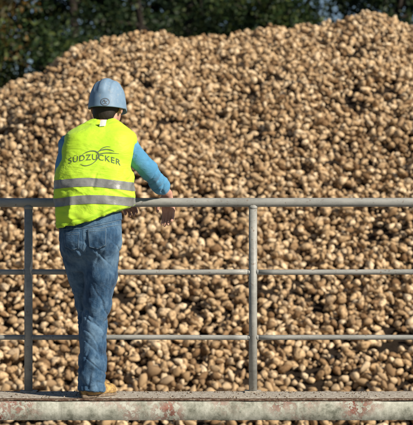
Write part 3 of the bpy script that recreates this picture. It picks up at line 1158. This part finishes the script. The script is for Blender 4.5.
# arm holes: the strap ends where the sleeve comes out
V, Fc = F.mesh(2)
N = vnormals(V, Fc)
z = V[:, 2]
zm = P(0, 195, -0.4)[2]
low = np.clip((P(0, 165, -0.4)[2] - z) / 0.1, 0, 1)
ed = np.clip(((V[:, 0] - P(105, 0, -0.4)[0]) / 0.14), 0, 1)
q = np.stack([V[:, 0] * 6 + z * 7, V[:, 1] * 4, z * 6 - V[:, 0] * 9], 1)
rd = 1 - 2 * np.abs(fbm(q + 5, 2))
q2 = np.stack([V[:, 0] * 5, V[:, 1] * 5, z * 22 + V[:, 0] * 10], 1)
rd2 = 1 - 2 * np.abs(fbm(q2 + 25, 2))
crk = 1 - 2 * np.abs(fbm(np.stack([V[:, 0] * 20 + z * 9, V[:, 1] * 14, z * 20 - V[:, 0] * 7], 1) + 61, 2))
vert = np.sin(V[:, 0] * 42 + 2.0 * vnoise(V * 5)) * np.clip((0.06 - np.abs(z - zm - 0.0)) / 0.06, 0, 1)
cr_ = np.exp(-(fbm(np.stack([V[:, 0] * 7 + z * 3, V[:, 1] * 4, z * 9 - V[:, 0] * 7], 1) + 141, 2) / 0.08) ** 2)
V = V + N * (-0.0045 * cr_ * (0.3 + 0.9 * low) + 0.0070 * (rd - 0.3) * (0.35 + 0.9 * low) + 0.009 * (rd2 - 0.35) * low * (0.5 + 0.8 * ed) + 0.0015 * vert + 0.0007 * (crk - 0.4))[:, None]
V = laplace(V, Fc, 0.4)
vest = obj('vest', mesh_np('vest', V, Fc), M_VEST, pr)
bvh_v = BVHTree.FromPolygons([tuple(p) for p in V], [tuple(f) for f in Fc])


def sub(name, me, mat, parent, smooth=True):
    o = obj(name, me, mat, None, smooth)
    o.parent = parent
    o.matrix_parent_inverse = Matrix.Translation(-pr.location)   # parts carry world coordinates
    o.matrix_parent_inverse = Matrix.Identity(4)
    return o


def band(bvh, pz_fn, half, y_c, off, name, mat, parent, n=150, rows=5, a0=0.0, a1=2 * math.pi, cxx=None):
    """tape wrapped round a garment; pz_fn(x, a) gives its height"""
    bm = bmesh.new()
    g = []
    cx = cxx
    closed = abs(a1 - a0 - 2 * math.pi) < 1e-6
    for i in range(n + (0 if closed else 1)):
        a = a0 + (a1 - a0) * i / n
        dr = Vector((math.cos(a), math.sin(a), 0))
        zc = pz_fn(cx + 0.2 * math.cos(a), a)
        col = []
        for k in range(rows):
            z_ = zc + half * (2 * k / (rows - 1) - 1)
            o_ = Vector((cx, y_c, z_)) + dr * 0.6
            hit = bvh.ray_cast(o_, -dr, 0.75)
            if hit[0] is None:
                col = None
                break
            rr_ = (hit[0] - Vector((cx, y_c, z_))).length
            col.append((z_, rr_, dr))
        g.append(col)
    # smooth the radius a little so the tape spans small creases
    vv = []
    for col in g:
        vv.append(None if col is None else [bm.verts.new(Vector((cx, y_c, z_)) + dr * (r_ + off)) for z_, r_, dr in col])
    m_ = len(vv)
    for i in range(m_ if closed else m_ - 1):
        A, Bb = vv[i], vv[(i + 1) % m_]
        if A is None or Bb is None:
            continue
        for k in range(rows - 1):
            bm.faces.new((A[k], Bb[k], Bb[k + 1], A[k + 1]))
    return sub(name, bm, mat, parent)


vcx = P(93.5, 0, -0.31)[0]


def prof(pts):
    xs = [P(a, 0, -0.4)[0] for a, _ in pts]
    zs = [P(0, b, -0.42)[2] for _, b in pts]
    return lambda x, a: float(np.interp(x, xs, zs))


band(bvh_v, prof([(52, 185), (62, 183.6), (75, 182.4), (90, 182.2), (108, 183.2), (122, 185), (134, 187)]), 0.0225, -0.31, 0.0022, 'reflective_stripe', M_TAPE, vest, cxx=vcx)
band(bvh_v, prof([(52, 203.5), (62, 201.8), (75, 200), (90, 199.4), (108, 199.6), (122, 200.8), (134, 202.5)]), 0.0225, -0.31, 0.0022, 'reflective_stripe', M_TAPE, vest, cxx=vcx)


hemz = lambda x, a: float(np.interp(x, hx, hz)) + 0.011
band(bvh_v, hemz, 0.0055, -0.31, 0.0012, 'hem_binding', M_BIND, vest, cxx=vcx, rows=3)


def project(bm, bvh, off):
    """lay a flat drawing given in (x, z) onto a garment seen from behind"""
    for v in bm.verts:
        hit = bvh.ray_cast(Vector((v.co.x, -1.5, v.co.z)), Vector((0, 1, 0)), 3)
        if hit[0] is not None:
            v.co = hit[0] + Vector((0, -off, 0))


def text_bm(s):
    cu = bpy.data.curves.new('lettering', 'FONT')
    cu.body = s
    cu.size = 1
    cu.align_x = 'CENTER'
    cu.space_character = 1.12
    cu.offset = 0.004
    cu.resolution_u = 4
    o = bpy.data.objects.new('lettering_src', cu)
    COL.objects.link(o)
    me = bpy.data.meshes.new_from_object(o.evaluated_get(bpy.context.evaluated_depsgraph_get()))
    bpy.data.objects.remove(o)
    bm = bmesh.new()
    bm.from_mesh(me)
    return bm


bm = text_bm('S\u00dcDZUCKER')
bmesh.ops.triangulate(bm, faces=bm.faces[:])
xs = [v.co.x for v in bm.verts]
x0, x1 = min(xs), max(xs)
PT = lambda px, py: P(px, py, -0.42)
base_pts = ([68.5, 76, 85, 94, 103, 112, 121], [163.6, 161.8, 160.4, 159.9, 160.6, 162.6, 165.6])
for v in bm.verts:
    t = (v.co.x - x0) / (x1 - x0)
    px = 68.5 + 52.0 * t
    py = float(smooth_interp(np.array([px]), base_pts[0], base_pts[1])[0]) - v.co.y * 8.3
    p = PT(px, py)
    v.co = Vector((p[0], 0, p[2]))
bmesh.ops.subdivide_edges(bm, edges=[e_ for e_ in bm.edges if e_.calc_length() > 0.012], cuts=2, use_grid_fill=False)
bmesh.ops.triangulate(bm, faces=bm.faces[:])
project(bm, bvh_v, 0.0017)
sub('lettering', bm, M_INK, vest, False)


def stroke(bm, pts, widths, n=40):
    """a brush stroke through photograph points"""
    t = np.linspace(0, 1, len(pts)); tt = np.linspace(0, 1, n)
    px = smooth_interp(tt, t, [p[0] for p in pts]); py = smooth_interp(tt, t, [p[1] for p in pts])
    wd = np.interp(tt, np.linspace(0, 1, len(widths)), widths)
    dx, dy = np.gradient(px), np.gradient(py)
    L = np.hypot(dx, dy) + 1e-9
    prev = None
    for i in range(n):
        nx, ny = -dy[i] / L[i], dx[i] / L[i]
        a = PT(px[i] + nx * wd[i] / 2, py[i] + ny * wd[i] / 2)
        b = PT(px[i] - nx * wd[i] / 2, py[i] - ny * wd[i] / 2)
        cur = (bm.verts.new((a[0], 0, a[2])), bm.verts.new((b[0], 0, b[2])))
        if prev:
            bm.faces.new((prev[0], cur[0], cur[1], prev[1]))
        prev = cur


bm = bmesh.new()
stroke(bm, [(80, 164), (85.5, 165.8), (92, 164), (97, 159.5), (98.8, 154.5), (95.5, 151.3), (89.5, 151.2), (83.5, 153.8), (80.5, 157)], [0.2, 0.9, 0.7, 0.8, 1.2, 1.3, 0.9, 0.6, 0.2])
stroke(bm, [(96, 153.5), (100, 150.5), (106, 149.3), (111, 150.0), (114.5, 151.4)], [0.3, 1.2, 1.0, 0.7, 0.2])
stroke(bm, [(97, 155), (103, 153.2), (110, 152.9), (119, 153.6)], [0.3, 1.0, 0.9, 0.2])
stroke(bm, [(97.5, 153.2), (101.5, 148.6), (106.5, 146.6), (110.5, 146.8)], [0.2, 0.8, 0.6, 0.2])
project(bm, bvh_v, 0.0017)
sub('logo', bm, M_INK, vest, False)

# size tag sewn inside the collar, turned outwards
bm = bmesh.new()
g = [[bm.verts.new((PT(98.3 + 6.2 * i / 4 + 1.3 * (1 - k / 4), 0)[0], 0, PT(0, 119.2 + 6.4 * k / 4 - 0.6 * i / 4)[2])) for i in range(5)] for k in range(5)]
for k in range(4):
    for i in range(4):
        bm.faces.new((g[k][i], g[k][i + 1], g[k + 1][i + 1], g[k + 1][i]))
for k in range(5):
    for i in range(5):
        v = g[k][i]
        hit = bvh_v.ray_cast(Vector((v.co.x, -1.5, min(v.co.z, PT(0, 126.0)[2]))), Vector((0, 1, 0)), 3)
        v.co.y = (hit[0].y if hit[0] is not None else -0.31) - 0.004
sub('collar_tag', bm, M_TAG, vest)

# --- jeans details: back pockets, waistband, seams
PJ = lambda px, py: P(px, py, -0.42)


def patch(corners, tipdrop, n=10):
    """four corners (tl, tr, br, bl) in photograph pixels, with a pointed lower edge"""
    bm = bmesh.new()
    tl, tr, br, bl = [np.array(c_, float) for c_ in corners]
    g = []
    for k in range(n + 1):
        row = []
        for i in range(n + 1):
            s_, t_ = i / n, k / n
            q_ = (tl * (1 - s_) + tr * s_) * (1 - t_) + (bl * (1 - s_) + br * s_) * t_
            q_ = q_ + np.array([0, tipdrop * (1 - abs(2 * s_ - 1)) * t_])
            p = PJ(*q_)
            row.append(bm.verts.new((p[0], 0, p[2])))
        g.append(row)
    for k in range(n):
        for i in range(n):
            bm.faces.new((g[k][i], g[k][i + 1], g[k + 1][i + 1], g[k + 1][i]))
    return bm


pocket_px = [[(87.5, 229.5), (107, 227.5), (106.5, 245.5), (89, 247.5)], [(63, 232.5), (80, 232), (79, 248.5), (64.5, 247)]]
for cor in pocket_px:
    bm = patch(cor, 3.0)
    project(bm, bvh_j, 0.0035)
    po = sub('pocket', bm, M_JEANS, jeans)
    so = po.modifiers.new('thick', 'SOLIDIFY'); so.thickness = 0.003
    bm = bmesh.new()
    pj_save = PT
    c0 = np.mean(np.array(cor), 0)
    ring = [np.array(q_) + (c0 - np.array(q_)) * 0.09 for q_ in cor]
    bot = (ring[2] + ring[3]) / 2 + [0, 3.0]
    for a_, b_ in ((ring[0], ring[3]), (ring[3], bot), (bot, ring[2]), (ring[2], ring[1])):
        stroke(bm, [tuple(a_), tuple((a_ + b_) / 2), tuple(b_)], [0.42, 0.42], 14)
    for dy_ in (1.0, 3.0):
        stroke(bm, [tuple(ring[0] + [0, dy_ - 1.5]), tuple((ring[0] + ring[1]) / 2 + [0, dy_ - 1.5]), tuple(ring[1] + [0, dy_ - 1.5])], [0.4, 0.4], 14)
    project(bm, bvh_j, 0.0078)
    sub('stitching', bm, M_STITCH, jeans, False)
jcx = P(90.5, 0, -0.295)[0]
band(bvh_j, prof([(55, 226), (62, 225.5), (90, 222.5), (110, 219), (125, 216)]), 0.019, -0.295, 0.004, 'waistband', M_JEANS, jeans, cxx=jcx, rows=3)
bm = bmesh.new()
stroke(bm, [(60.5, 230.0), (75, 228.6), (90, 226.8), (106, 223.6), (120, 219.8)], [0.45, 0.45], 50)
stroke(bm, [(84.2, 229), (84.6, 238.0), (84.6, 246), (85, 252)], [0.35, 0.35, 0.35, 0.35], 50)
stroke(bm, [(86, 231.5), (95, 229.0), (108, 226.5), (120, 224.5)], [0.4, 0.4], 40)
project(bm, bvh_j, 0.0055)
sub('seam', bm, M_STITCH, jeans, False)
# hem fold of the right leg
hemc = ANR[:2]
band(bvh_j, lambda x, a: ZH + 0.016 - 0.06 * (x * 0 + 0.05 * math.cos(a)) - 0.10 * (0.06 * math.sin(a)), 0.010, hemc[1], 0.0025, 'hem', M_JEANS, jeans,
     n=60, rows=3, a0=R(150), a1=R(395), cxx=hemc[0])

# --- boots
for an, fd in ((ANR, FD), (ANL, FDL)):
    F = Field((an[0] - 0.20, an[1] - 0.20, 0.0), (an[0] + 0.30, an[1] + 0.30, 0.22), 0.004)
    side = np.array([fd[1], -fd[0], 0])
    c0 = np.array([an[0], an[1], 0])
    heel = c0 - fd * 0.032
    F.chain([c0 + [0, 0, 0.15], c0 + [0, 0, 0.07], heel + fd * 0.03 + [0, 0, 0.05]], [0.048, 0.047, 0.045], 0.02)
    F.limb(heel + [0, 0, 0.038], c0 + fd * 0.06 + [0, 0, 0.034], 0.035, 0.035, 0.015)
    F.limb(c0 + fd * 0.06 + [0, 0, 0.034], c0 + fd * 0.13 + [0, 0, 0.030], 0.038, 0.034, 0.02)
    F.limb(c0 + fd * 0.12 + side * 0.007 + [0, 0, 0.028], c0 + fd * 0.142 - side * 0.009 + [0, 0, 0.026], 0.030, 0.027, 0.02)
    F.cut(lambda X, Y, Z: 0.016 - Z + 0 * X + 0 * Y)
    V, Fc = F.mesh(2)
    bt = obj('boot', mesh_np('boot', V, Fc), M_BOOT, pr)
    # sole with a heel step
    bm = bmesh.new()
    outl = []
    for i in range(48):
        t = 2 * math.pi * i / 48
        u = math.cos(t)
        lw = 0.043 if u > 0 else 0.036
        p = c0 + fd * (0.052 + 0.122 * u) + side * lw * 0.90 * math.copysign(abs(math.sin(t)) ** 0.8, math.sin(t))
        outl.append(p)
    lay = [[bm.verts.new((p[0], p[1], zq)) for p in outl] for zq in (0.003, 0.018)]
    for i in range(48):
        bm.faces.new((lay[0][i], lay[0][(i + 1) % 48], lay[1][(i + 1) % 48], lay[1][i]))
    bm.faces.new(lay[0][::-1]); bm.faces.new(lay[1])
    bmesh.ops.recalc_face_normals(bm, faces=bm.faces)
    sub('sole', bm, M_SOLE, bt, False)
    bm = bmesh.new()
    for k in range(5):
        q0 = c0 + fd * (0.045 + 0.018 * k)
        top = 0.070 - 0.004 * k
        path_tube(bm, [q0 - side * 0.026 + [0, 0, top - 0.016], q0 + [0, 0, top], q0 + fd * 0.008 + side * 0.026 + [0, 0, top - 0.016]], [0.0028] * 3, 6)
    sub('laces', bm, M_STRAP, bt)

# --- helmet
HC = hp_((0, -0.004, 0.030))


def helm_pt(a, t):
    """a round the head (0 = face), t from crown 0 to rim 1"""
    f = math.cos(a)                      # 1 front, -1 back
    s_ = math.sin(a)
    ph = t * R(96)
    wx, wy, hz_ = 0.0945, 0.116, 0.117
    rr_ = math.sin(min(ph, R(90))) ** 0.84
    x = wx * rr_ * s_
    y = wy * rr_ * f
    z = hz_ * math.cos(ph) if ph <= R(90) else -0.030 * (t * 96 - 90) / 6
    if t > 0.84:                         # the skirt widens below the dome, lower at the nape
        q_ = (t - 0.84) / 0.16
        z += -0.016 * q_ * (1.05 if f < 0 else 0.7) * (0.55 + 0.45 * max(0.0, -f)) 
        x *= 1 + 0.055 * q_; y *= 1 + 0.045 * q_
        if f > 0.45 and t > 0.90:        # peak over the face
            y += 0.052 * (t - 0.90) / 0.10 * ((f - 0.45) / 0.55) ** 0.6
    # raised keel from front to back with a rib each side
    def rib(c_, w_):
        d_ = (x - c_) / w_
        return math.exp(-d_ ** 4)
    k_ = 0.0055 * rib(0, 0.020) + 0.0030 * rib(-0.052, 0.010) + 0.0030 * rib(0.052, 0.010)
    k_ *= max(0.0, 1 - max(0.0, t - 0.70) / 0.14)
    nrm_ = Vector((x / wx ** 2, y / wy ** 2, z / hz_ ** 2))
    if nrm_.length > 0:
        nrm_.normalize()
    return Vector((x, y, z)) + nrm_ * k_


bm = bmesh.new()
NA, NT = 128, 56
g = []
for k in range(NT + 1):
    t = k / NT
    if k == 0:
        p0_ = bm.verts.new(HC + np.array(HEADROT @ helm_pt(0, 0.0001)))
        g.append([p0_] * NA)
    else:
        g.append([bm.verts.new(HC + np.array(HEADROT @ helm_pt(2 * math.pi * i / NA, t))) for i in range(NA)])
# rolled rim
g.append([bm.verts.new(HC + np.array(HEADROT @ (helm_pt(2 * math.pi * i / NA, 1.0) * 1.0 + Vector((0, 0, -0.005))))) for i in range(NA)])
g.append([bm.verts.new(HC + np.array(HEADROT @ (Vector([c_ * m_ for c_, m_ in zip(helm_pt(2 * math.pi * i / NA, 1.0), (0.965, 0.965, 1))]) + Vector((0, 0, -0.004))))) for i in range(NA)])
g.append([bm.verts.new(HC + np.array(HEADROT @ (Vector([c_ * m_ for c_, m_ in zip(helm_pt(2 * math.pi * i / NA, 0.80), (0.95, 0.95, 0.9))])))) for i in range(NA)])
for k in range(len(g) - 1):
    for i in range(NA):
        j = (i + 1) % NA
        if k == 0:
            bm.faces.new((g[0][0], g[1][i], g[1][j]))
        else:
            bm.faces.new((g[k][i], g[k + 1][i], g[k + 1][j], g[k][j]))
bmesh.ops.recalc_face_normals(bm, faces=bm.faces)
hel = obj('helmet', bm, M_HELM, pr)
# headband and ratchet at the nape
bm = bmesh.new()
rows = []
for i in range(49):
    a = 2 * math.pi * i / 48
    rows.append([bm.verts.new(HC + np.array(HEADROT @ Vector((0.086 * math.sin(a), 0.106 * math.cos(a), zq - 0.012 * max(0, -math.cos(a)))))) for zq in (-0.014, -0.028, -0.040)])
for i in range(48):
    for k in range(2):
        bm.faces.new((rows[i][k], rows[i + 1][k], rows[i + 1][k + 1], rows[i][k + 1]))
hb = sub('headband', bm, M_STRAP, hel)
so = hb.modifiers.new('thick', 'SOLIDIFY'); so.thickness = 0.002
# printed emblem on the back: ring, cross-bar and dots
bvh_h = BVHTree.FromObject(hel, bpy.context.evaluated_depsgraph_get()) if False else None
hm_ = hel.data
bvh_h = BVHTree.FromPolygons([v.co[:] for v in hm_.vertices], [tuple(p.vertices) for p in hm_.polygons])
PT = lambda px, py: P(px, py, -0.30)
bm = bmesh.new()
ec = (105.0, 101.8)
stroke(bm, [(ec[0] + 4.3 * math.cos(a), ec[1] + 3.6 * math.sin(a)) for a in np.linspace(0, 2 * math.pi, 17)], [0.8, 0.8], 48)
stroke(bm, [(ec[0] - 2.6, ec[1] + 0.4), (ec[0] - 0.9, ec[1] - 1.8), (ec[0] + 0.4, ec[1] + 0.2), (ec[0] + 2.6, ec[1] - 1.4)], [0.5, 1.3, 1.2, 0.5], 20)
stroke(bm, [(ec[0] - 2.2, ec[1] + 2.0), (ec[0], ec[1] + 1.5), (ec[0] + 2.3, ec[1] + 1.8)], [0.4, 1.0, 0.4], 16)
project(bm, bvh_h, 0.0012)
sub('emblem', bm, M_EMB, hel, False)
